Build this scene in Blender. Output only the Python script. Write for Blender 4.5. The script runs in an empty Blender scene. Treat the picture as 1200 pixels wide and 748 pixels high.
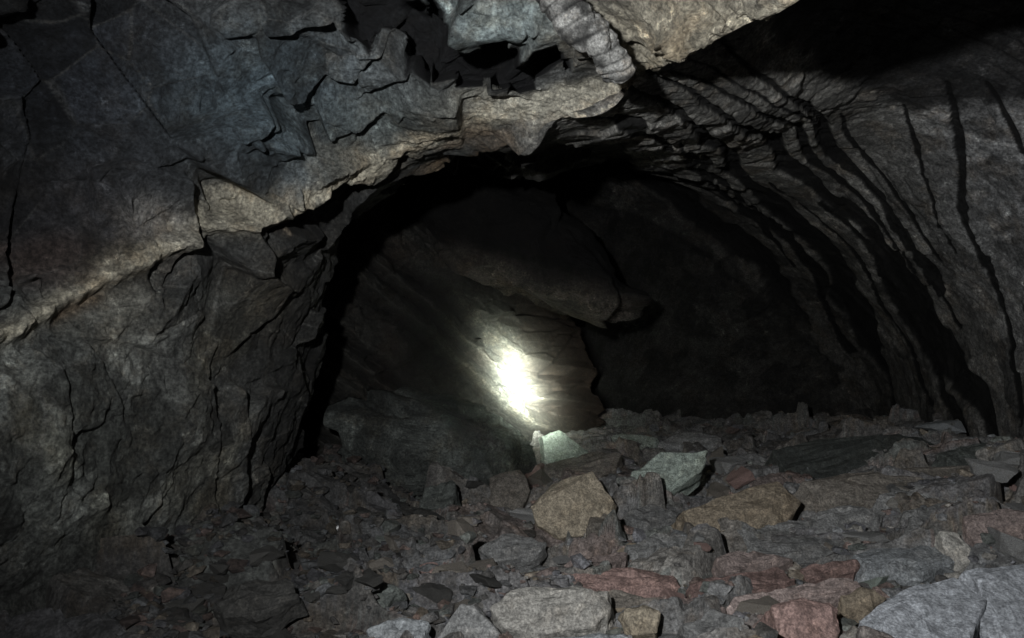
import bpy, bmesh, math, random
import numpy as np
from mathutils import Vector, Matrix

random.seed(7); RNG=np.random.default_rng(11)
scene=bpy.context.scene
K=0.643/600.0
def P(u,v,d): return np.array([(u-600)*K*d, d, 1+(374-v)*K*d])

# ---------------------------------------------------------------- noise
def hsh(ix,iy,iz,s):
    with np.errstate(over='ignore'):
        h=(ix.astype(np.uint32)*np.uint32(73856093))^(iy.astype(np.uint32)*np.uint32(19349663))^(iz.astype(np.uint32)*np.uint32(83492791))^np.uint32(s*2654435761 & 0xffffffff)
        h^=h>>np.uint32(16); h*=np.uint32(0x7feb352d); h^=h>>np.uint32(15); h*=np.uint32(0x846ca68b); h^=h>>np.uint32(16)
    return h
def hf(h,k=0):
    with np.errstate(over='ignore'):
        if k:
            h=h*np.uint32(747796405+2*k)+np.uint32(2891336453+k*7919); h=h^(h>>np.uint32(15)); h=h*np.uint32(0x2c1b3c6d); h=h^(h>>np.uint32(13))
    return (h&np.uint32(0xffffff)).astype(np.float32)/16777216.0
def vnoise(p,size,seed):
    q=p/size; i=np.floor(q).astype(np.int64); f=(q-i).astype(np.float32); f=f*f*f*(f*(f*6-15)+10)
    r=0
    for a in (0,1):
        wx=f[:,0] if a else 1-f[:,0]
        for b in (0,1):
            wy=f[:,1] if b else 1-f[:,1]
            for c in (0,1):
                wz=f[:,2] if c else 1-f[:,2]
                r=r+wx*wy*wz*hf(hsh(i[:,0]+a,i[:,1]+b,i[:,2]+c,seed))
    return r*2-1
def fbm(p,size,octv,seed,g=0.5):
    r=0;a=1;n=0
    for o in range(octv):
        r=r+a*vnoise(p,size/(2**o),seed+o*17); n+=a; a*=g
    return r/n
def ridged(p,size,octv,seed,g=.55):
    r=0;a=1;n=0
    for o in range(octv):
        r=r+a*(1-2*np.abs(vnoise(p+o*3.3,size/(2**o),seed+o*13))); n+=a; a*=g
    return r/n
ROT=np.array(Matrix.Rotation(.7,3,'X')@Matrix.Rotation(.5,3,'Z'))
def facet(p,size,seed,off=.5,tilt=1.2,k=26.):
    q=p@ROT.T/size; i=np.floor(q).astype(np.int64); N=len(p)
    F1=np.full(N,9e9,np.float32); F2=F1.copy(); W=np.zeros(N,np.float32); A=np.zeros(N,np.float32); Rr=np.zeros(N,np.float32)
    for a in (-1,0,1):
        for b in (-1,0,1):
            for c in (-1,0,1):
                h=hsh(i[:,0]+a,i[:,1]+b,i[:,2]+c,seed)
                dx=(q[:,0]-(i[:,0]+a+hf(h,1))).astype(np.float32)
                dy=(q[:,1]-(i[:,1]+b+hf(h,2))).astype(np.float32)
                dz=(q[:,2]-(i[:,2]+c+hf(h,3))).astype(np.float32)
                d=np.sqrt(dx*dx+dy*dy+dz*dz)
                w=np.exp(-k*(d-.5))+1e-30
                pl=(hf(h,4)-.5)*off+((hf(h,5)-.5)*dx+(hf(h,6)-.5)*dy+(hf(h,7)-.5)*dz)*tilt
                W+=w; A+=w*pl; Rr+=w*hf(h,8)
                m=d<F1; F2=np.where(m,F1,np.minimum(F2,d)); F1=np.where(m,d,F1)
    return A/W*size, F2-F1, Rr/W
def sstep(a,b,x):
    t=np.clip((x-a)/(b-a),0,1); return t*t*(3-2*t)
def polysd(u,v,poly):
    poly=np.array(poly,float); n=len(poly); d=np.full(len(u),1e18); ins=np.zeros(len(u),bool)
    for k in range(n):
        a=poly[k]; b=poly[(k+1)%n]; e=b-a
        wx=u-a[0]; wy=v-a[1]; t=np.clip((wx*e[0]+wy*e[1])/(e@e),0,1)
        d=np.minimum(d,(wx-t*e[0])**2+(wy-t*e[1])**2)
        c=((a[1]>v)!=(b[1]>v)); xi=a[0]+(v-a[1])*(b[0]-a[0])/(b[1]-a[1]+1e-12)
        ins^=c&(u<xi)
    d=np.sqrt(d); return np.where(ins,-d,d)
def linedist(u,v,line,wid=None):
    line=np.array(line,float); best=np.full(len(u),1e18); sg=np.zeros(len(u)); ww=np.ones(len(u))
    for k,(a,b) in enumerate(zip(line[:-1],line[1:])):
        a2,b2=a[:2],b[:2]; e=b2-a2; wx=u-a[0]; wy=v-a[1]; t=np.clip((wx*e[0]+wy*e[1])/(e@e),0,1)
        dx=wx-t*e[0]; dy=wy-t*e[1]; d=dx*dx+dy*dy; m=d<best
        best=np.where(m,d,best); sg=np.where(m,np.sign(e[0]*wy-e[1]*wx),sg)
        if wid is not None: ww=np.where(m,a[2]+t*(b[2]-a[2]),ww)
    if wid is not None: return np.sqrt(best),sg,ww
    return np.sqrt(best)*sg
def hermite(G,ts):
    """smooth curve through the rings; tangents are limited so it never loops where rings lie close together"""
    G=np.asarray(G,float); n=len(G); D=G[1:]-G[:-1]
    M=np.zeros_like(G); M[0]=D[0]; M[-1]=D[-1]
    M[1:-1]=.5*(D[1:]+D[:-1])
    ln=np.linalg.norm(D,axis=-1,keepdims=True); lim=np.empty_like(ln[:1].repeat(n,0)); lim[0]=ln[0]; lim[-1]=ln[-1]; lim[1:-1]=np.minimum(ln[1:],ln[:-1])
    mm=np.linalg.norm(M,axis=-1,keepdims=True)+1e-12; M=M*np.minimum(1,1.1*lim/mm)
    out=[]
    for t in ts:
        i=min(int(t),n-2); f=t-i
        h00=2*f**3-3*f**2+1; h10=f**3-2*f**2+f; h01=-2*f**3+3*f**2; h11=f**3-f**2
        out.append(h00*G[i]+h10*M[i]+h01*G[i+1]+h11*M[i+1])
    return np.array(out)
def setcol(me,col):
    at=me.color_attributes.new('Col','FLOAT_COLOR','POINT')
    c=np.concatenate([np.clip(col,0,1),np.ones((len(col),1))],1).astype(np.float32); at.data.foreach_set('color',c.ravel())
def grid_mesh(name,pos,nr,nc,col=None,smooth=False,flip=False):
    me=bpy.data.meshes.new(name)
    idx=np.arange(nr*nc).reshape(nr,nc)
    a=idx[:-1,:-1].ravel();b=idx[1:,:-1].ravel();c=idx[1:,1:].ravel();d=idx[:-1,1:].ravel()
    F=np.stack([a,d,c,b] if flip else [a,b,c,d],1).astype(np.int32)
    me.vertices.add(nr*nc); me.vertices.foreach_set('co',pos.astype(np.float32).ravel())
    me.loops.add(F.size); me.loops.foreach_set('vertex_index',F.ravel())
    me.polygons.add(len(F)); me.polygons.foreach_set('loop_start',np.arange(0,F.size,4,dtype=np.int32))
    me.update(calc_edges=True)
    me.polygons.foreach_set('use_smooth',np.full(len(F),smooth))
    if col is not None: setcol(me,col)
    ob=bpy.data.objects.new(name,me); scene.collection.objects.link(ob); return ob

# ---------------------------------------------------------------- materials
def rock_mat(name,base=None,vary=0.7,rough=.8,bscale=1.0,bump=.6,tint2=(.13,.10,.07),veins=.35,grit=.6):
    m=bpy.data.materials.new(name); m.use_nodes=True; nt=m.node_tree; N=nt.nodes; L=nt.links
    bs=N['Principled BSDF']; tc=N.new('ShaderNodeTexCoord'); co=tc.outputs['Object']
    def noise(s,d=4,r=.6,dist=0):
        n=N.new('ShaderNodeTexNoise'); n.inputs['Scale'].default_value=s; n.inputs['Detail'].default_value=d; n.inputs['Roughness'].default_value=r; n.inputs['Distortion'].default_value=dist; L.new(co,n.inputs['Vector']); return n.outputs['Fac']
    def ramp(i,a,b,ca,cb):
        r=N.new('ShaderNodeValToRGB'); r.color_ramp.elements[0].position=a; r.color_ramp.elements[1].position=b
        r.color_ramp.elements[0].color=(*ca,1); r.color_ramp.elements[1].color=(*cb,1); L.new(i,r.inputs[0]); return r.outputs[0]
    def mix(t,f,a,b):
        x=N.new('ShaderNodeMix'); x.data_type='RGBA'; x.blend_type=t
        if isinstance(f,float): x.inputs[0].default_value=f
        else: L.new(f,x.inputs[0])
        for k,s in ((6,a),(7,b)):
            if isinstance(s,tuple): x.inputs[k].default_value=(*s,1)
            else: L.new(s,x.inputs[k])
        return x.outputs[2]
    if base is None:
        a=N.new('ShaderNodeVertexColor'); a.layer_name='Col'; c=a.outputs['Color']
    else:
        oi=N.new('ShaderNodeObjectInfo')
        hv=N.new('ShaderNodeHueSaturation'); hv.inputs['Color'].default_value=(*base,1)
        mr=N.new('ShaderNodeMapRange'); mr.inputs[3].default_value=.7; mr.inputs[4].default_value=1.3
        L.new(oi.outputs['Random'],mr.inputs[0]); L.new(mr.outputs[0],hv.inputs['Value']); c=hv.outputs[0]
    n5=noise(5.1*bscale,7,.7)
    n26=noise(22*bscale,6,.78)
    fine=ramp(n26,.38,.64,(.4,.4,.4),(1.6,1.6,1.6))
    c=mix('MULTIPLY',vary,c,fine)
    c=mix('MULTIPLY',grit,c,ramp(noise(75*bscale,3,.7),.36,.66,(.35,.35,.35),(1.75,1.75,1.72)))
    st=ramp(n5,.50,.62,(0,0,0),(1,1,1))
    c=mix('MIX',st,c,mix('MIX',.35,c,mix('MULTIPLY',1.0,c,tuple(7.5*t for t in tint2))))
    sp=ramp(noise(11*bscale,6,.78),.60,.68,(0,0,0),(veins,)*3)
    c=mix('MIX',sp,c,mix('MULTIPLY',1.0,c,(2.4,2.4,2.35)))
    L.new(c,bs.inputs['Base Color'])
    rr=ramp(n5,.3,.7,(rough-.25,)*3,(min(rough+.12,1),)*3); L.new(rr,bs.inputs['Roughness'])
    bs.inputs['Specular IOR Level'].default_value=.35
    b1=N.new('ShaderNodeBump'); b1.inputs['Strength'].default_value=bump; b1.inputs['Distance'].default_value=.035; L.new(noise(20*bscale,7,.8),b1.inputs['Height'])
    vo=N.new('ShaderNodeTexVoronoi'); vo.feature='F1'; vo.inputs['Scale'].default_value=20*bscale
    wv=N.new('ShaderNodeVectorMath'); wv.operation='MULTIPLY_ADD'; wn_=N.new('ShaderNodeCombineXYZ'); L.new(n26,wn_.inputs[0]); L.new(n5,wn_.inputs[1]); L.new(n26,wn_.inputs[2])
    L.new(wn_.outputs[0],wv.inputs[0]); wv.inputs[1].default_value=(.05,.05,.05); L.new(co,wv.inputs[2]); L.new(wv.outputs[0],vo.inputs['Vector'])
    b2=N.new('ShaderNodeBump'); b2.inputs['Strength'].default_value=bump*.6; b2.inputs['Distance'].default_value=.012; L.new(vo.outputs['Color'],b2.inputs['Height']); L.new(b1.outputs[0],b2.inputs['Normal'])
    L.new(b2.outputs[0],bs.inputs['Normal'])
    return m
MW=rock_mat('cave_rock_material',bump=.9,veins=.8,grit=.75); MF=rock_mat('floor_rubble_material',bscale=1.3,veins=.4,vary=.8,bump=.6)

# ---------------------------------------------------------------- cave walls
def ring(l): return [tuple(P(*a)) for a in l]
R7=[(330,620,7.2),(350,500,7.2),(360,380,7.2),(410,280,7.2),(500,220,7.2),(650,215,7.1),(770,240,7.0),(880,310,7.0),(975,400,7.1),(1030,580,7.3)]
R=[[(-1.5,-.6,-.3),(-1.65,-.6,.3),(-1.7,-.6,1.0),(-1.5,-.6,1.8),(-.8,-.6,2.25),(0,-.6,2.3),(.9,-.6,2.1),(1.5,-.6,1.9),(2.0,-.6,1.4),(2.3,-.6,-.2)],
 ring([(-150,900,2.1),(-80,620,2.05),(-80,400,2.1),(-80,150,2.2),(150,-80,2.35),(560,-90,2.3),(860,-130,1.85),(1150,-200,1.4),(1600,-250,1.2),(2300,900,1.3)]),
 ring([(120,800,2.7),(150,610,2.8),(170,420,2.8),(200,260,2.8),(330,85,2.75),(590,30,2.6),(800,-5,2.25),(1060,-95,1.55),(1500,-130,1.35),(2200,900,1.5)]),
 ring([(275,700,3.6),(350,545,4.0),(380,410,4.0),(405,285,3.8),(485,204,3.4),(615,150,3.0),(752,92,2.65),(1000,-8,1.72),(1400,-26,1.5),(2050,900,1.7)]),
 ring([(270,660,4.8),(300,510,5),(310,390,4.9),(350,240,4.7),(475,176,4.0),(622,166,3.15),(758,108,2.76),(1035,-20,2.9),(1420,60,3.0),(1450,760,2.9)]),
 ring([(320,620,5.8),(330,500,5.8),(340,380,5.8),(380,250,5.6),(480,170,5.2),(650,190,4.4),(835,168,3.7),(1060,136,4.0),(1230,320,4.0),(1260,600,4.0)]),
 ring([(330,620,6.4),(340,500,6.4),(350,380,6.4),(400,260,6.4),(490,190,6.2),(650,200,5.8),(810,212,5.2),(950,245,5.3),(1090,380,5.3),(1130,580,5.3)]),
 ring(R7), ring([(680+(u-680)*.5,560+(v-560)*.5,7.9) for u,v,d in R7]), ring([(680,560,8.0)]*10)]
G=np.array(R,float)
seg=[30,150,230,90,260,200,130,40,10]
ts=np.concatenate([k+np.arange(n)/n for k,n in enumerate(seg)]+[[9.0]])
NC=950
cs=np.linspace(0,9,NC)
A=hermite(G,ts); B=hermite(np.transpose(A,(1,0,2)),cs)
S=np.transpose(B,(1,0,2)); nr=len(ts)
dt=np.gradient(S,axis=0); dc=np.gradient(S,axis=1)
dt/=np.linalg.norm(dt,axis=2,keepdims=True)+1e-9
nrm=np.cross(dt,dc); nrm/=np.linalg.norm(nrm,axis=2,keepdims=True)+1e-9
ref=S[300,300]
if nrm[300,300]@(np.array([.4,ref[1],1.])-ref)<0: nrm=-nrm
for _ in range(50): nrm[1:-1]=(nrm[:-2]+2*nrm[1:-1]+nrm[2:])/4
nrm/=np.linalg.norm(nrm,axis=2,keepdims=True)+1e-9
p=S.reshape(-1,3); n=nrm.reshape(-1,3)
T=np.repeat(ts,NC); C=np.tile(cs,nr)
yy=np.maximum(p[:,1],.3)
U=600+p[:,0]/(K*yy); V=374-(p[:,2]-1)/(K*yy)
front=(p[:,1]>.6)&(T<3.6)
wn=fbm(p,.35,4,5); wn2=fbm(p+7.3,.35,4,9)
Uw=U+wn*30; Vw=V+wn2*30
wp=p+np.stack([wn,wn2,fbm(p+3.1,.4,3,12)],1)*.012
vault=sstep(4.7,5.3,C)*sstep(3.03,3.35,T)
lip=np.exp(-((T-3)/.35)**2)
lipR=lip*sstep(3.4,4.5,C)
lipC=np.exp(-((T-3)/.5)**2)*np.exp(-((C-5.2)/.95)**2)
low=sstep(300,420,V)*(U<420)*front
f1a,e1,r1=facet(wp,.46,21,.30,1.9,130)
f1b,_,_=facet(wp*np.array([1,1.2,.8])+5.1,.36,25,.30,1.9,130)
f1=np.maximum(f1a,f1b)
f2a,e2,r2=facet(wp,.19,22,.35,2.0,90)
f2b,_,_=facet(wp*np.array([.8,1,1.25])+2.7,.13,26,.35,2.0,70)
f2=np.maximum(f2a,f2b)
f3,e3,r3=facet(wp,.055,23,.6,1.5,30)
hard=sstep(-.35,.35,vnoise(p,.7,44)); h2=.35+.65*hard
upl=(1-low)*front*(V<300)
lowL=low*sstep(330,200,U)
disp=(1-.86*vault)*(1-.6*lip)*(1-.6*lipR)*(1-.9*lipC)*(1-.55*low-.25*lowL)*(f1*.66+f2*.60*h2)+f3*(.42-.20*low-.10*upl)*h2*(1-.5*vault)-.05
disp+=fbm(p,.8,2,31)*.03*(1-.3*vault)+ridged(p,.07,3,34)*(.004+.005*low)*(1-.7*vault)+fbm(p,.3,3,37)*.06*low
disp+=.10*np.exp(-((U-100)/150)**2-((V-530)/130)**2)*front
LINE=[(-200,500),(0,395),(90,345),(200,275),(340,215),(480,182),(600,142),(700,114),(760,80),(830,50),(980,-4),(1250,-90)]
ld=linedist(Uw*.4+U*.6,Vw*.4+V*.6,LINE)
led=np.where(front,ld,999)
lw=sstep(480,330,U)
disp+= (.045*np.exp(-((led+4)/12)**2)-.035*np.exp(-((led-22)/18)**2))*lw
disp+= .030*np.exp(-((led+6)/26)**2)*ridged(p,.09,4,36)*(1-.7*lipC)
pos=p+n*disp[:,None]
# deep pocket between the roof blocks
Us=U+wn*14; Vs=V+wn2*20+7*np.sign(np.sin(U*.10+2*wn))
ra=polysd(Us,Vs,[(385,-90),(400,2),(432,40),(475,72),(520,92),(570,98),(625,90),(664,72),(660,52),(630,52),(600,42),(545,42),(510,16),(475,0),(455,-90)])
taper=sstep(2.95,2.80,T)
ray=p-np.array([0,0,1.]); ray/=np.linalg.norm(ray,axis=1,keepdims=True)+1e-9
pos+= ray*(.38*sstep(4,-7,ra)*front*taper)[:,None]
pos+= (n*(.07*np.exp(-((V-20)/24)**2-((U-585)/80)**2)*front*(ra>0)*taper)[:,None])
# beds of the curved vault: long crevices between overlapping slabs
w=vault*(1-sstep(7.0,7.4,T))
Uv=U+fbm(p,.9,3,201)*18+fbm(p,.12,2,202)*2.2; Vv=V+fbm(p+4,.9,3,203)*18+fbm(p+4,.12,2,204)*2.2
CREV=[
 [(758,96,3),(800,116,5),(850,146,7),(905,178,9),(960,218,12),(1010,272,16),(1055,335,20),(1100,405,20),(1140,480,14),(1160,540,8)],
 [(735,118,4),(790,146,6),(845,186,9),(900,240,12),(950,300,13),(1000,372,12),(1035,450,8),(1050,520,5)],
 [(640,182,6),(720,196,11),(785,230,16),(845,278,19),(895,330,17),(945,385,12),(980,450,6)],
 [(858,58,4),(905,98,5),(950,142,6),(1000,200,7),(1050,262,7),(1092,325,6),(1125,390,4)],
 [(1105,116,4),(1113,170,6),(1126,230,6),(1142,290,5),(1162,350,4),(1180,420,3),(1190,500,3)],
 [(1056,145,2),(1076,190,2.5),(1102,245,2),(1120,300,1.5)],
 [(1150,115,3),(1176,155,4),(1205,205,5),(1230,260,5)],
 [(800,100,2.5),(870,124,4),(935,165,5),(990,215,5),(1035,270,3.5),(1070,320,2)],
 [(960,236,3),(1010,300,6),(1060,375,10),(1095,440,10),(1120,520,6)],
 [(800,182,3),(860,225,5),(915,285,6),(965,350,5),(1000,420,3)],
 [(690,160,3),(760,170,5),(820,205,5),(880,260,4),(925,320,3)],
 [(985,150,2),(1030,200,3),(1072,255,3),(1100,310,2)],
 [(905,215,2),(960,270,3),(1010,335,3.5),(1055,410,3),(1085,480,2)],
 [(820,80,1.5),(880,108,2.5),(950,155,3),(1010,215,3),(1060,285,3),(1100,350,2)]]
gro=np.zeros(len(p)); gdp=np.zeros(len(p)); slab=np.zeros(len(p))
vw_=1+.6*fbm(p,.25,2,206)
for j,L0 in enumerate(CREV):
    d0,sg,ww=linedist(Uv,Vv,L0,1); ww=ww*vw_
    g_=sstep(ww*1.0+1,ww*.6,d0)
    gro=np.maximum(gro,g_); gdp=np.maximum(gdp,g_*np.clip(ww/12,0,1))
    slab+= (sg<0)*np.exp(-(d0/14)**2)*.005*np.clip(ww/8,0,1)
q=T-1.0*sstep(5.4,7.6,C)+.09*fbm(p,1.6,2,61)+.010*fbm(p,.25,2,62)
s3=q*12.3+.6*fbm(p,.6,2,68); f_=s3-np.floor(s3); fl=sstep(-.1,.2,vnoise(p,.6,69)); thin=sstep(.12,.03,np.abs(f_-.5))*fl
pos+=n*(w*(slab-.045*gdp-.004*thin))[:,None]
fade=sstep(8.9,8.2,T)[:,None]; pos=p*(1-fade)+pos*fade

col=np.tile(np.array([.085,.088,.086]),(len(p),1))
def blend(w,c):
    global col
    col=col*(1-w[:,None])+np.array(c)*w[:,None]
def blob(u,v,ru,rv,ww,c,fr=None):
    a=np.exp(-(((Uw-u)/ru)**2+((Vw-v)/rv)**2)**1.5)*ww*(front if fr is None else fr); blend(a,c)
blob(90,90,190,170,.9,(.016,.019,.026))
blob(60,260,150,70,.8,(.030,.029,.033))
blob(320,110,120,85,.95,(.086,.116,.136))
blob(570,18,110,36,.9,(.18,.215,.215))
blob(470,140,130,40,.7,(.100,.118,.116))
blob(100,540,150,150,.9,(.105,.111,.100))
blob(270,420,110,170,.7,(.054,.054,.049))
blob(310,330,50,50,.6,(.11,.09,.06))
blend(sstep(235,368,U)*front*sstep(200,260,V)*.9,(.017,.0165,.015))  # left wall fades to dark at the opening, light falloff painted in
blend(sstep(610,720,V)*front*(U<400)*.7,(.032,.032,.028))  # foot of the left wall painted darker, as outside the lamp beam
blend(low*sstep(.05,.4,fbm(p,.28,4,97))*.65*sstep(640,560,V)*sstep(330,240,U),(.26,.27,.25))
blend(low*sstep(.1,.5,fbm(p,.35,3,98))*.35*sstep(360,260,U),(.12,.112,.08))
blend(sstep(3.2,3.7,T)*.96,(.010,.009,.008))  # gloom of the tunnel interior painted into the rock colour
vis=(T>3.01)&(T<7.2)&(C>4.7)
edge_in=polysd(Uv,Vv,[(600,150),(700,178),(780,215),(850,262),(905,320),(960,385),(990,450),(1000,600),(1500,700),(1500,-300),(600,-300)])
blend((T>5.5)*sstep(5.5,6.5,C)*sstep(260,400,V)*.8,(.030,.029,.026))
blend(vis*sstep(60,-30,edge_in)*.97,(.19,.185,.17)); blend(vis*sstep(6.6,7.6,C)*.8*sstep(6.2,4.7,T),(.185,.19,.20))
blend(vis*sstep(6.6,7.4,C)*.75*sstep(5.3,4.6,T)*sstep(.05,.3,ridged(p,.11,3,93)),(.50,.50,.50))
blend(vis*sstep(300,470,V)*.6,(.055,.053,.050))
blend(vis*(sstep(5.8,6.9,T))*.85,(.044,.042,.038))  # painted gloom deepens again towards the back
lip_shadow=polysd(Uw,Vw,[(930,-90),(915,30),(955,95),(1060,135),(1300,118),(1300,-90)]); blend(vis*sstep(8,-18,lip_shadow)*.9,(.014,.014,.015))  # shadow behind the lip painted near-black on the vault
blob(60,300,90,30,.4,(.12,.078,.06)); blob(150,350,40,60,.5,(.24,.23,.19))
col*= (0.45+1.1*r2)[:,None]*(.75+.5*r3)[:,None]
blend(sstep(.03,.0,e2)*.35*sstep(-.2,.4,vnoise(p,.3,91))*(T<3.3)*(ra>0),(.20,.20,.19))
crust=sstep(-.35,.25,fbm(p,.06,3,84))
m=np.exp(-((led+4+wn*14)/14)**2)*(ra>3)
blend(m*(.5+.5*crust)*(.85+.15*sstep(-.4,.3,vnoise(p,.10,81))),(.56,.515,.405))
m2=np.exp(-((led-12)/12)**2)*sstep(.0,.4,vnoise(p,.2,82)); blend(m2*.7,(.20,.14,.085))
blob(800,30,120,50,.8,(.38,.34,.26)); blob(650,126,115,24,.85,(.56,.53,.44),front*(ra>2)); blob(180,240,36,24,.6,(.42,.40,.37)); blob(420,185,60,16,.4,(.40,.37,.29))
blend(front*sstep(7,0,ra)*sstep(2.98,2.9,T)*.97,(.005,.005,.006))  # shade inside the roof pocket painted near-black
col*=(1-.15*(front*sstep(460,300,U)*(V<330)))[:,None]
col*=(1-.95*w*sstep(.2,.7,gro))[:,None]*(1-.6*w*thin)[:,None]  # shade in the vault crevices painted in; thin cracks darker too
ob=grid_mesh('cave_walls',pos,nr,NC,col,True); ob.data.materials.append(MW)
ob['kind']='structure'; ob['label']='rough grey rock walls and roof of a cave tunnel'

# ---------------------------------------------------------------- floor
def floor_base(x,y):
    z=.28*sstep(1.5,3.0,x)*sstep(2.2,4.0,y)*sstep(7.6,5.2,y)+.14*sstep(-.5,-1.4,x)+.05*np.sin(x*1.7+1)*np.sin(y*1.3)*sstep(6.5,4.5,y)
    return z
def floor_h(x,y,full=True):
    x=np.atleast_1d(np.asarray(x,float)); y=np.atleast_1d(np.asarray(y,float))
    z=floor_base(x,y); q=np.stack([x,y,x*0+.37],1)
    far=sstep(4.8,6.4,y)
    z=z+fbm(q,.9,3,101)*.06+far*(.11*fbm(q,.7,3,121)+.02)
    calm=np.exp(-(((x-1.45)/.55)**2+((y-2.65)/.5)**2)**2)
    wq=q+np.stack([vnoise(q,.2,7),vnoise(q,.2,8),x*0],1)*.02
    a,ea,ra_=facet(wq*np.array([.6,1.1,1]),.30,102,.45,1.3,46); b,eb,rb_=facet(wq*np.array([.7,1.1,1]),.14,103,.7,1.5,38); c,ec,rc=facet(wq,.05,104,.7,1.4,26)
    bigw=sstep(-.45,-.05,vnoise(q,.6,109))
    h=z+(1-.85*calm)*(a*.95*(1-.3*far)+(b*.8)*(1-.5*bigw)+c*.5*(1-.5*bigw)-.03*sstep(.10,0,eb)*(1-.6*bigw)-.035*sstep(.06,0,ea))-.03*calm
    return (h,rb_,rc,ra_,bigw) if full else z
nx,ny=760,760
gx=np.linspace(-2.0,4.2,nx); gy=.9+(9-.9)*np.linspace(0,1,ny)**1.35
XX,YY=np.meshgrid(gx,gy); X=XX.ravel();Y=YY.ravel()
H,rb_,rc,ra_,bigw=floor_h(X,Y)
pal=np.array([(.13,.13,.13),(.15,.155,.16),(.165,.125,.112),(.13,.14,.13),(.19,.18,.165),(.11,.105,.10),(.165,.142,.115),(.14,.14,.15)])*1.3
ii=np.where(bigw>.5,ra_,rb_)
fc=pal[(np.clip(ii,0,.999)*7.99).astype(int)]*(.6+.8*rc)[:,None]
dust=(.3+.4*sstep(-.4,.4,fbm(np.stack([X,Y,H],1),.5,4,111)))[:,None]
fc=fc*(1-dust)+np.array([.172,.165,.157])*dust
def fdark(x,y): return (1-.72*sstep(.4,-.9,x))*(1-.35*sstep(4.6,6.2,y))  # light falloff painted into the floor, darker to the left and far back
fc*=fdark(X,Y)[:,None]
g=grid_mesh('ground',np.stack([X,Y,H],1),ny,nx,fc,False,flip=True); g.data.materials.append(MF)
g['kind']='structure'; g['label']='broken rubble floor of the cave'

# ---------------------------------------------------------------- stones
def finish(bm,name,mat,bev,nz=.02,seed=0,cuts=2):
    bmesh.ops.bevel(bm,geom=list(bm.edges),offset=bev,segments=1,affect='EDGES',profile=.6,clamp_overlap=True)
    bmesh.ops.triangulate(bm,faces=list(bm.faces))
    if cuts: bmesh.ops.subdivide_edges(bm,edges=list(bm.edges),cuts=cuts,use_grid_fill=True)
    bm.normal_update()
    co=np.array([v.co[:] for v in bm.verts]); no=np.array([v.normal[:] for v in bm.verts])
    d=fbm(co+seed*3.7,nz*9,3,200+seed)*nz+facet(co+seed,nz*9,300+seed,.4,.8)[0]*.5
    co=co+no*d[:,None]
    for v,c in zip(bm.verts,co): v.co=c
    me=bpy.data.meshes.new(name); bm.to_mesh(me); bm.free(); me.materials.append(mat); return me
def hull_rock(name,mat,npts,dims,seed,sharp=.5):
    r=random.Random(seed); bm=bmesh.new()
    for i in range(npts):
        v=Vector((r.gauss(0,1),r.gauss(0,1),r.gauss(0,1))).normalized()
        v=Vector([math.copysign(abs(c)**sharp,c) for c in v])*(.7+.3*r.random())
        bm.verts.new((v.x*dims[0],v.y*dims[1],v.z*dims[2]))
    bmesh.ops.convex_hull(bm,input=list(bm.verts))
    for v in [v for v in bm.verts if not v.link_faces]: bm.verts.remove(v)
    bmesh.ops.dissolve_limit(bm,angle_limit=.25,verts=list(bm.verts),edges=list(bm.edges))
    return finish(bm,name,mat,.02*min(dims),.04*min(dims)+.012*max(dims),seed,2)
COLS={'grey':(.21,.21,.206),'blue':(.22,.232,.24),'red':(.25,.17,.152),'ochre':(.29,.25,.19),'green':(.34,.39,.345),'beige':(.37,.355,.325),'brown':(.18,.162,.14),'tan':(.255,.212,.158),'dark':(.085,.093,.086),'dim':(.042,.041,.038),'pink':(.28,.225,.208),'white':(.9,.9,.9),'pale':(.34,.355,.38)}  # dim: stone colour with the left floor's gloom painted in
MS={k:rock_mat('stone_%s_material'%k,v,bscale=1.6,bump=.4 if k=='pale' else .55,veins=.08 if k=='pale' else .3,tint2=(.12,.12,.12) if k=='pale' else (.11,.10,.09),grit=.6) for k,v in COLS.items()}
GROUP='loose stones on the cave floor'
def on_floor(u,v):
    d=np.linspace(2,8,400); pz=1+(374-v)*K*d; px=(u-600)*K*d
    hz=floor_h(px,d,False); i=np.argmax(pz<hz); return d[i] if i else 6.8
def key_stone(outline,mat,tilt,thick,label,name='stone',d=None,seed=1,bev=.004,nz=.007,tw=0,dome=.35,lift=.03):
    o=np.array(outline,float); vb=o[:,1].max(); uc=o[:,0].mean()
    if d is None: d=on_floor(uc,vb)
    base=P(uc,vb,d)
    t=math.radians(tilt); a=math.radians(tw)
    nn=np.array([math.sin(t)*math.sin(a),-math.sin(t)*math.cos(a),math.cos(t)]); cam=np.array([0,0,1.])
    base=base+nn*lift
    pts=[]
    for (u,v) in o:
        ray=P(u,v,1)-cam; k=((base-cam)@nn)/(ray@nn); pts.append(cam+ray*k)
    pts=np.array(pts); c=pts.mean(0); r=random.Random(seed)
    bm=bmesh.new()
    f=[bm.verts.new(Vector(q-c)) for q in pts]; bk=[]
    for q in pts:
        s=1.04+.16*r.random(); bk.append(bm.verts.new(Vector((q-c)*s-nn*(thick+lift)*(.8+.4*r.random()))))
    cc=bm.verts.new(Vector(nn*thick*dome+(pts[r.randrange(len(pts))]-c)*.6))
    m=len(f)
    for i in range(m):
        j=(i+1)%m
        bm.faces.new((f[i],f[j],cc)); bm.faces.new((f[j],f[i],bk[i],bk[j]))
    bm.faces.new(bk[::-1])
    bmesh.ops.recalc_face_normals(bm,faces=list(bm.faces))
    me=finish(bm,name,MS[mat],bev,nz,seed,4)
    ob=bpy.data.objects.new(name,me); ob.location=c; scene.collection.objects.link(ob)
    ob['label']=label; ob['category']='stone'; ob['group']=GROUP; return ob
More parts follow.
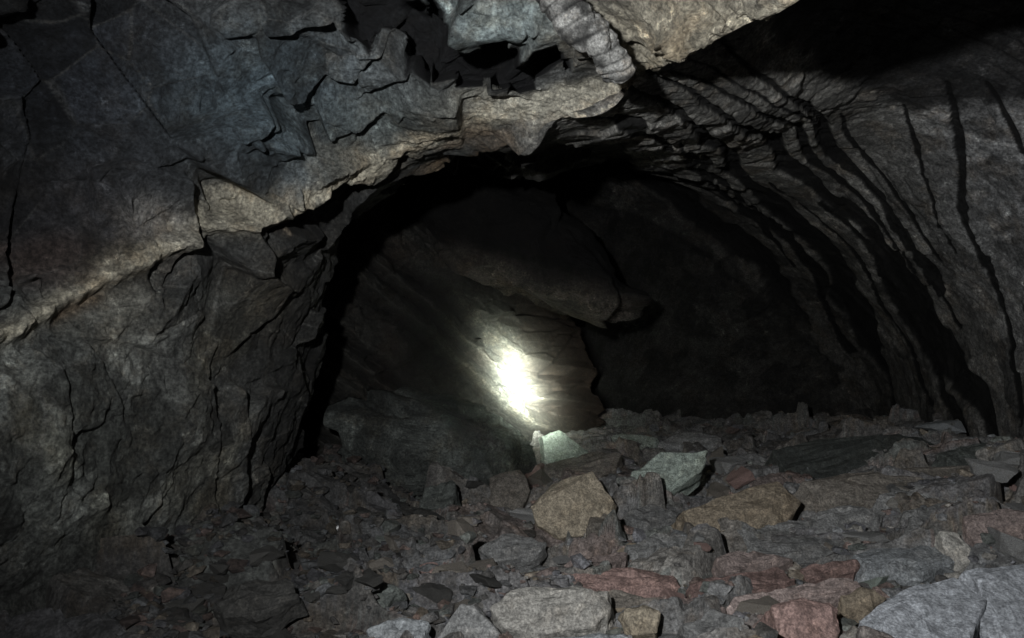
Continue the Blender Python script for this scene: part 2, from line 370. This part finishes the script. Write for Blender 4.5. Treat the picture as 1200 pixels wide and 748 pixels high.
key=[
 ([(636,512),(655,503),(688,528),(684,543),(655,550),(638,542)],'green',70,.10,'small pale green pointed stone standing on rubble'),
 ([(732,580),(742,554),(774,530),(828,529),(822,552),(764,592)],'green',50,.08,'pale green flat slab tilted on the rubble'),
 ([(623,592),(650,567),(694,553),(720,590),(712,620),(655,632),(630,615)],'ochre',66,.20,'blocky ochre stone sitting on the rubble'),
 ([(800,600),(850,580),(912,562),(938,588),(920,612),(870,634),(815,634)],'tan',50,.13,'brown sloping slab with ochre stain on rubble'),
 ([(640,545),(690,530),(728,532),(722,550),(680,560),(645,560)],'brown',30,.06,'reddish brown flat stone under a green one'),
 ([(672,672),(720,664),(790,674),(800,690),(760,700),(690,698)],'red',22,.06,'red flat elongated stone lying on gravel'),
 ([(806,682),(870,672),(920,666),(930,678),(900,690),(850,698),(812,694)],'red',14,.04,'reddish slab lying flat on gravel'),
 ([(576,712),(600,692),(660,686),(712,694),(716,712),(700,734),(640,742),(592,736)],'beige',32,.10,'pale beige rounded stone on dark gravel'),
 ([(732,716),(752,710),(772,718),(770,742),(740,744)],'ochre',50,.06,'small ochre stone between grey pebbles'),
 ([(905,712),(940,698),(985,712),(988,740),(965,760),(915,758)],'red',50,.12,'reddish pink angular stone on gravel'),
 ([(1008,728),(1055,692),(1118,676),(1158,702),(1136,748),(1085,778),(1014,764)],'pale',20,.10,'large pale blue-grey flat slab'),
 ([(1130,606),(1160,596),(1215,600),(1215,640),(1180,650),(1145,640)],'pink',45,.14,'pinkish grey blocky stone by the wall'),
 ([(478,668),(505,655),(540,668),(530,684),(490,686)],'red',35,.06,'small red-brown flat stone on gravel'),
 ([(430,738),(470,724),(500,730),(496,752),(440,758)],'blue',25,.07,'grey slab fragment on gravel'),
 ([(512,748),(540,708),(556,704),(585,745),(560,762),(525,762)],'grey',60,.08,'pointed grey stone standing among gravel'),
 ([(1000,650),(1060,628),(1110,620),(1135,655),(1080,672),(1020,668)],'blue',16,.05,'bluish grey flat slab on the rubble'),
 ([(1100,622),(1125,628),(1150,655),(1130,662),(1108,640)],'beige',40,.04,'narrow pale splinter of stone on a slab'),
 ([(905,528),(960,516),(1060,510),(1095,520),(1080,540),(1000,552),(920,552)],'dark',28,.14,'long dark greenish bed of rock along the floor'),
 ([(940,566),(1030,550),(1150,545),(1180,562),(1090,588),(980,588)],'brown',24,.10,'long brownish layered slab near the wall'),
 ([(630,668),(700,652),(735,648),(720,664),(660,690),(625,690)],'pink',20,.05,'flat pinkish grey stone on gravel'),
 ([(735,640),(770,625),(822,632),(838,655),(800,668),(745,662)],'grey',28,.07,'grey flat stone half buried in gravel'),
 ([(690,514),(730,508),(770,514),(760,530),(700,532)],'green',30,.07,'greenish grey slab behind a pointed stone'),
 ([(575,560),(610,548),(622,575),(610,600),(575,592)],'brown',45,.10,'brown block leaning beside an ochre stone'),
 ([(498,572),(530,562),(535,585),(515,600),(490,596)],'dark',55,.08,'small dark upright stone on the rubble'),
 ([(250,705),(300,676),(345,682),(350,700),(300,720),(262,722)],'dim',30,.08,'shade-darkened flat stone at the foot of the wall'),
 ([(745,645),(768,640),(772,668),(750,670)],'grey',60,.05,'small grey upright chip of stone'),
 ([(850,540),(880,528),(905,540),(895,556),(858,558)],'grey',35,.06,'dull grey stone among rubble'),
 ([(640,752),(700,742),(760,752),(740,775),(660,775)],'blue',25,.06,'blue-grey flat slab among gravel'),
 ([(800,732),(835,715),(870,728),(865,755),(815,760)],'grey',40,.06,'grey angular slab fragment among gravel'),
 ([(560,640),(600,624),(640,636),(630,650),(580,658)],'grey',30,.06,'grey flat slab fragment on rubble'),
 ([(400,700),(440,680),(470,690),(450,712),(410,716)],'dark',35,.06,'dull dark slab fragment on rubble'),
 ([(770,520),(800,506),(840,510),(850,522),(810,530)],'grey',35,.08,'grey slab in a heap of rubble'),
 ([(730,602),(760,590),(795,602),(790,622),(745,624)],'grey',30,.08,'grey slab wedged between larger stones'),
 ([(950,604),(990,592),(1040,600),(1030,622),(955,628)],'grey',30,.08,'broad grey slab lying on rubble'),
 ([(560,612),(590,602),(618,610),(600,624),(566,626)],'grey',30,.06,'grey flat slab beside an ochre block'),
 ([(880,640),(940,626),(1000,636),(970,652),(900,655)],'grey',24,.06,'dusty grey slab lying on rubble'),
 ([(430,604),(480,592),(520,604),(500,622),(440,624)],'dim',30,.07,'shade-darkened slab in the rubble'),
 ([(430,640),(480,630),(510,642),(490,656),(440,656)],'dark',30,.06,'shade-darkened slab in the rubble'),
 ([(1060,600),(1110,590),(1125,604),(1100,616),(1065,614)],'grey',24,.06,'dusty grey slab lying near the wall'),
 ([(1100,530),(1150,520),(1200,526),(1210,545),(1120,544)],'dark',24,.10,'long dark slab at the foot of the wall'),
 ([(1128,668),(1215,660),(1245,730),(1185,765),(1148,750),(1170,702)],'pale',20,.10,'pale blue-grey broken slab beside a larger one'),
 ([(1030,580),(1100,566),(1150,572),(1140,588),(1070,596)],'grey',26,.08,'broad dusty slab leaning on layered rock'),
 ([(840,655),(880,645),(930,655),(900,668),(850,670)],'pink',24,.05,'flat pinkish slab lying on gravel'),
 ([(700,690),(760,700),(800,702),(795,714),(740,712),(700,704)],'brown',24,.05,'brown flat slab under a red stone'),
 ([(860,700),(920,690),(1000,676),(1010,690),(940,700),(880,712)],'pink',22,.05,'long pinkish slab below a red one'),
 ([(936,666),(975,658),(1012,656),(1000,672),(950,682)],'red',22,.05,'broken end of a reddish slab on gravel'),
 ([(850,610),(900,618),(950,612),(940,632),(880,638)],'grey',22,.06,'grey slab in front of a tan one'),
 ([(690,600),(722,604),(735,622),(710,640),(688,634)],'brown',40,.07,'brown wedge of stone beside an ochre block'),
 ([(1040,700),(1010,690),(985,698),(990,712),(1015,716)],'tan',30,.05,'small tan chip beside a pale slab'),
 ([(790,700),(830,704),(850,712),(820,722),(785,716)],'pink',26,.05,'small flat pinkish chip on gravel'),
]
LIFT={0:.05,1:.12,2:.06,3:.04,10:.05,17:.07,18:.06,40:.05}
for i,kx in enumerate(key): key_stone(kx[0],kx[1],kx[2],kx[3],kx[4],seed=i+2,lift=LIFT.get(i,.03),dome=.10 if i in(1,10,40) else .35,nz=.004 if i in(10,40) else .007)
key_stone([(394,617),(396,616),(398,617),(398,620),(394,620)],'white',60,.008,'tiny bright white pebble lying on dark rubble',name='pebble',bev=.0005,nz=.0003,seed=77,lift=.06)
BIG=[(395,505),(470,468),(612,505),(606,550),(405,560)]
def near_key(u,v,m=8,down=0):
    u=np.atleast_1d(np.asarray(u,float)); v=np.atleast_1d(np.asarray(v,float)); r=polysd(u,v,BIG)<m
    for i,kx in enumerate(key):
        r|=polysd(u,v,kx[0])<m
        if down and i in (0,1,2,3,7,9): r|=polysd(u,v-down,kx[0])<m
    return r

def blob_rock(name,c,dims,seed,colr,label,amp=1.,sharp=.6,shear=0,mod=None,green=None):
    bm=bmesh.new(); bmesh.ops.create_icosphere(bm,subdivisions=6,radius=1)
    co=np.array([v.co[:] for v in bm.verts])
    sh=np.sign(co)*np.abs(co)**sharp*np.array(dims)
    sh[:,2]+=shear*sh[:,0]
    if mod is not None: sh=mod(sh,co)
    m=max(dims)
    sh=sh+co*(facet(sh,.6*m,seed,.3,1.5,90)[0]*.6*amp+facet(sh,.2*m,seed+1,.3,1.4,60)[0]*.4*amp+ridged(sh,.3*m,4,seed+2)*.02*amp)[:,None]
    for v,q_ in zip(bm.verts,sh): v.co=q_
    for f_ in bm.faces: f_.smooth=True
    me=bpy.data.meshes.new(name); bm.to_mesh(me); bm.free()
    cb=np.tile(np.array(colr),(len(sh),1))*(.5+1.0*sstep(-.4,.4,fbm(sh,.3*m,4,seed+4)))[:,None]
    if green is not None: cb*=green(sh)[:,None]  # colour factor, not a hue; carries the painted shade of a boulder top
    setcol(me,cb); me.materials.append(MW)
    ob=bpy.data.objects.new(name,me); ob.location=c; scene.collection.objects.link(ob); ob['label']=label; ob['category']='rock'; return ob
blob_rock('boulder',P(506,529,5.0),(.57,.40,.24),815,(.070,.076,.070),'big dark greenish boulder resting among cave rubble',.9,.45,-.13)
def upper(sh,co):
    sh[:,2]=np.where(co[:,2]<0,sh[:,2],sh[:,2]+co[:,2]*1.1); sh[:,0]-=.85*np.clip(co[:,2],0,2); return sh
blob_rock('boulder',P(624,326,6.25),(.74,.60,.17),609,(.066,.058,.048),'large dark brown boulder jammed under the cave roof',.8,.7,-.24,upper,lambda s:(1-.96*sstep(-.14,.14,s[:,2]+.28*s[:,0])))  # top of the boulder painted almost black, as in roof shadow

protos=[]
mats=['grey','blue','red','grey','green','brown','brown','pink','grey','brown','grey','grey','beige','brown','ochre','grey','grey','tan','red','pink','dim','dim','dim','dark']
LBL={'grey':'grey angular stone lying on rubble','blue':'blue-grey angular stone lying on rubble','red':'reddish angular stone lying on rubble','ochre':'ochre angular stone lying on rubble','tan':'tan angular stone lying on rubble','green':'greenish angular stone lying on rubble','brown':'brown angular stone lying on rubble','dark':'dark angular stone lying on rubble','dim':'shade-darkened angular stone lying on rubble','pink':'pinkish angular stone lying on rubble','beige':'pale beige angular stone lying on rubble'}
for i,mn in enumerate(mats):
    r=random.Random(i+50)
    protos.append((mn,hull_rock('stone',MS[mn],r.randint(14,22),(1,.55+.4*r.random(),.26+.2*r.random()),i+400,.55)))
XY=[]
while len(XY)<245:
    v=500+255*random.random()**.9; u=random.uniform(520,1240) if random.random()<.72 else random.uniform(180,520)
    d=on_floor(u,v); x=(u-600)*K*d
    if x<-1.1 or d>7.1: continue
    if u<400 and v<740-(u-100)*.62: continue
    if near_key(u,v,3,12)[0]: continue
    XY.append((x,d,u))
XYa=np.array(XY); hh=floor_h(XYa[:,0],XYa[:,1])[0]
dk=[pm for pm in protos if pm[0]=='dim']; dk2=[pm for pm in protos if pm[0] in('dark','brown')]
for (x,y,u),z in zip(XY,hh):
    pool=dk if u<430 else (dk+dk2 if u<580 else (dk2 if y>5.2 else protos[:20]))
    mn,me=random.choice(pool); o=bpy.data.objects.new('stone',me)
    s=random.choice([.05,.06,.07,.08,.09,.11,.13])*(.7+.1*min(y,5))*(.75 if u<520 else 1)
    o.scale=(s,s*random.uniform(.7,1.1),s*random.uniform(.8,1.2))
    o.rotation_euler=(random.gauss(.2,.18),random.gauss(0,.18),random.uniform(0,6.28))
    o.location=(x,y,z+.03*s); scene.collection.objects.link(o)
    o['label']=LBL[mn]; o['category']='stone'; o['group']=GROUP

def hull_np(seed):
    r=random.Random(seed); bm=bmesh.new()
    for i in range(13):
        v=Vector((r.gauss(0,1),r.gauss(0,1),r.gauss(0,1))).normalized(); bm.verts.new((v.x,v.y*.8,v.z*.55))
    bmesh.ops.convex_hull(bm,input=list(bm.verts)); bmesh.ops.triangulate(bm,faces=list(bm.faces)); bm.verts.index_update()
    V_=np.array([v.co[:] for v in bm.verts]); F_=np.array([[v.index for v in f.verts] for f in bm.faces]); bm.free(); return V_,F_
tp=[hull_np(900+i) for i in range(12)]
NG=14000
uu=RNG.uniform(120,1240,NG); vv=500+255*RNG.random(NG)**.85
nk=near_key(uu,vv,2,14)
dd=np.array([1.0/max((v-374)*K,.1) for v in vv]); dd=np.clip(dd*RNG.uniform(.9,1.02,NG),2.0,7.5)
xx=(uu-600)*K*dd; hz=floor_h(xx,dd)[0]; fdk=fdark(xx,dd)
VV=[];FF=[];CC=[];o_=0
for i in range(NG):
    if xx[i]<-1.25 or nk[i]: continue
    v_,f_=tp[i%12]; s=RNG.choice([.007,.010,.014,.02,.028,.040,.050],p=[.18,.18,.2,.18,.14,.08,.04])*(.7+.12*min(dd[i],5)); a=RNG.uniform(0,6.28); b=RNG.normal(0,.4)
    Rm=np.array(Matrix.Rotation(a,3,'Z')@Matrix.Rotation(b,3,'X'))
    q=(v_*s)@Rm.T+np.array([xx[i],dd[i],hz[i]+s*.2]); VV.append(q); FF.append(f_+o_); o_+=len(v_)
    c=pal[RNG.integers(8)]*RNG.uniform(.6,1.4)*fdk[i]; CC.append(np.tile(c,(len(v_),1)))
VV=np.concatenate(VV);FF=np.concatenate(FF).astype(np.int32);CC=np.concatenate(CC)
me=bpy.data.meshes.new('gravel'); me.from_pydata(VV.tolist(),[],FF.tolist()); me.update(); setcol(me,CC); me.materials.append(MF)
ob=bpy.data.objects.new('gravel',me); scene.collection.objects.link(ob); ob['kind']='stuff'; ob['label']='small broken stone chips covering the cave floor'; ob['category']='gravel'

# ---------------------------------------------------------------- bedded rock slab at the back
na,nb=380,320
aa,bb=np.meshgrid(np.linspace(0,1,na),np.linspace(0,1,nb)); aa=aa.ravel(); bb=bb.ravel()
TL,TR,BR,BL=P(350,215,5.5),P(590,270,6.5),P(655,525,6.1),P(360,590,5.1)
q=(TL[None]*((1-aa)*(1-bb))[:,None]+TR[None]*(aa*(1-bb))[:,None]+BR[None]*(aa*bb)[:,None]+BL[None]*((1-aa)*bb)[:,None])
nn=np.cross(TR-TL,BL-TL); nn/=np.linalg.norm(nn)
if nn[1]>0: nn=-nn
uu=600+q[:,0]/(K*q[:,1]); vv=374-(q[:,2]-1)/(K*q[:,1])
sc=(vv-374)*.76-(uu-500)*.65
sc=sc/36+.20*fbm(q,.9,2,501)+.05*fbm(q,.15,3,502)
sc=sc+.3*np.sin(sc*2.3)
fr=sc-np.floor(sc); fr=np.where(fr>.85,(1-fr)/.15,fr/.85)
dz=.13*fr+facet(q,.35,505,.3,1.2,60)[0]*.4+ridged(q,.2,4,506)*.014+facet(q,.09,507,.4,1.4,40)[0]*.5
rest=np.minimum.reduce([aa,bb,1-bb]); rim=sstep(.025,0,rest)
re_=sstep(.16,0,1-aa)         # the right flank rounds gently away into the back wall
q2=q+nn*dz[:,None]+np.array([-.12,.9,0])*rim[:,None]+np.array([.42,.95,0])*(re_**1.6)[:,None]
cc=np.tile(np.array([.031,.030,.026]),(len(q),1))*(.35+1.05*fr)[:,None]
rd=(sstep(.1,.6,fbm(q,.3,4,508))*.5)[:,None]; cc=cc*(1-rd)+np.array([.038,.029,.023])*rd
cc=cc*(1-re_[:,None])+np.array([.036,.024,.018])*re_[:,None]
ob=grid_mesh('rock_slab',q2,nb,na,cc,True); ob.data.materials.append(MW); ob['label']='dipping layered rock slab lit by a torch beam'; ob['category']='rock'

# ---------------------------------------------------------------- ribbed hose hanging from the roof
NL=260
path=hermite(np.array([P(600,-75,2.35),P(640,-15,2.28),P(668,18,2.27),P(694,42,2.28),P(712,62,2.31),P(730,90,2.36)]),np.linspace(0,5,NL)) 
NT=72; vs=[]
tang=np.gradient(path,axis=0); tang/=np.linalg.norm(tang,axis=1,keepdims=True)
L_=np.cumsum(np.linalg.norm(np.gradient(path,axis=0),axis=1)); fo=[]
for i in range(NL):
    t=tang[i]; s1=np.cross(t,[0,1,0]); s1/=np.linalg.norm(s1); s2_=np.cross(t,s1)
    for j in range(NT):
        a=2*math.pi*j/NT
        fold=abs(math.sin(L_[i]*80+a*1.0+1.1*math.sin(L_[i]*23)))
        rr=.053*(.90+.10*fold+.10*math.sin(2*a+L_[i]*20)+.05*math.sin(3*a-L_[i]*41)); fo.append(fold)
        e=min(1,(NL-1-i)/6); rr*=math.sqrt(max(0,1-(1-e)**2))*.95+.05 if e<1 else 1
        vs.append(path[i]+rr*(math.cos(a)*s1+math.sin(a)*s2_))
vs=np.array(vs); vs=vs+ (fbm(vs,.05,4,700)*.016)[:,None]*np.array([1,-1,.6])
vs=vs.reshape(NL,NT,3); vs=np.concatenate([vs,vs[:,:1]],1).reshape(-1,3)
fo=np.array(fo).reshape(NL,NT); fo=np.concatenate([fo,fo[:,:1]],1).ravel()
hc=np.tile(np.array([.15,.148,.14]),(len(vs),1))*((.25+1.4*sstep(-.4,.4,fbm(vs,.04,3,701)))*(.35+.65*sstep(0,.5,fo)))[:,None]
ob=grid_mesh('hose',vs,NL,NT+1,hc,True)
bm=bmesh.new(); bm.from_mesh(ob.data); bmesh.ops.remove_doubles(bm,verts=list(bm.verts),dist=.0002); bmesh.ops.recalc_face_normals(bm,faces=list(bm.faces)); bm.to_mesh(ob.data); bm.free()
ob.data.materials.append(rock_mat('dirty_hose_material',bump=.5,bscale=2.5,veins=.5)); ob['label']='dirty grey ribbed hose hanging from the rock roof'; ob['category']='hose'

# ---------------------------------------------------------------- light, world, camera
w=bpy.data.worlds.new('World'); scene.world=w; w.use_nodes=True
bg=w.node_tree.nodes['Background']; bg.inputs[0].default_value=(.6,.75,1,1); bg.inputs[1].default_value=.003
def spot(name,loc,tgt,power,size,blend,rad,colr,sx=1,roll=0):
    l=bpy.data.lights.new(name,'SPOT'); l.energy=power; l.spot_size=math.radians(size); l.spot_blend=blend; l.shadow_soft_size=rad; l.color=colr
    o=bpy.data.objects.new(name,l); o.location=loc
    qt=(Vector(tgt)-Vector(loc)).to_track_quat('-Z','Y')
    o.rotation_euler=(qt.to_matrix()@Matrix.Rotation(math.radians(roll),3,'Z')).to_euler(); o.scale=(sx,1,1); scene.collection.objects.link(o); return o
spot('head_lamp',(-.38,.1,1.36),P(820,340,4),350,118,1.0,.035,(.96,.98,1.0))
tg=P(608,450,6.15); tl=np.array([.15,.1,.8]); tl=tl+.62*(tg-tl)      # torch lamp set unseen in mid-air along its beam, near the slab
to=spot('torch_lamp',tuple(tl),tuple(P(608,449,6.15)),26000,70,1.0,.01,(.91,1.0,.86),1,32)
# the beam of a real torch: a hot core with a soft skirt, given by the lamp's own angular profile
l=to.data; l.use_nodes=True; nt=l.node_tree; em=[x for x in nt.nodes if x.type=='EMISSION'][0]
tcn=nt.nodes.new('ShaderNodeTexCoord'); sx=nt.nodes.new('ShaderNodeSeparateXYZ'); nt.links.new(tcn.outputs['Normal'],sx.inputs[0])
def M(op,a,b=None):
    x=nt.nodes.new('ShaderNodeMath'); x.operation=op
    for k_,s_ in ((0,a),(1,b)):
        if s_ is None: continue
        if isinstance(s_,(int,float)): x.inputs[k_].default_value=s_
        else: nt.links.new(s_,x.inputs[k_])
    return x.outputs[0]
def gauss(sa,sb,amp_):
    r2_=M('ADD',M('POWER',M('DIVIDE',M('ABSOLUTE',sx.outputs[0]),sa),2.0),M('POWER',M('DIVIDE',M('ABSOLUTE',sx.outputs[1]),sb),2.0))
    return M('MULTIPLY',M('EXPONENT',M('MULTIPLY',r2_,-1.0)),amp_)
tot=M('ADD',M('ADD',gauss(.058,.105,1.0),gauss(.10,.155,.12)),gauss(.20,.26,.005))
nt.links.new(tot,em.inputs['Strength'])
cam=bpy.data.cameras.new('camera'); cam.sensor_width=36; cam.lens=18/.643; cam.clip_start=.05; cam.clip_end=100
co_=bpy.data.objects.new('camera',cam); co_.location=(0,0,1); co_.rotation_euler=(math.pi/2,0,0); scene.collection.objects.link(co_); scene.camera=co_
scene.view_settings.view_transform='Standard'; scene.view_settings.look='None'; scene.view_settings.exposure=0
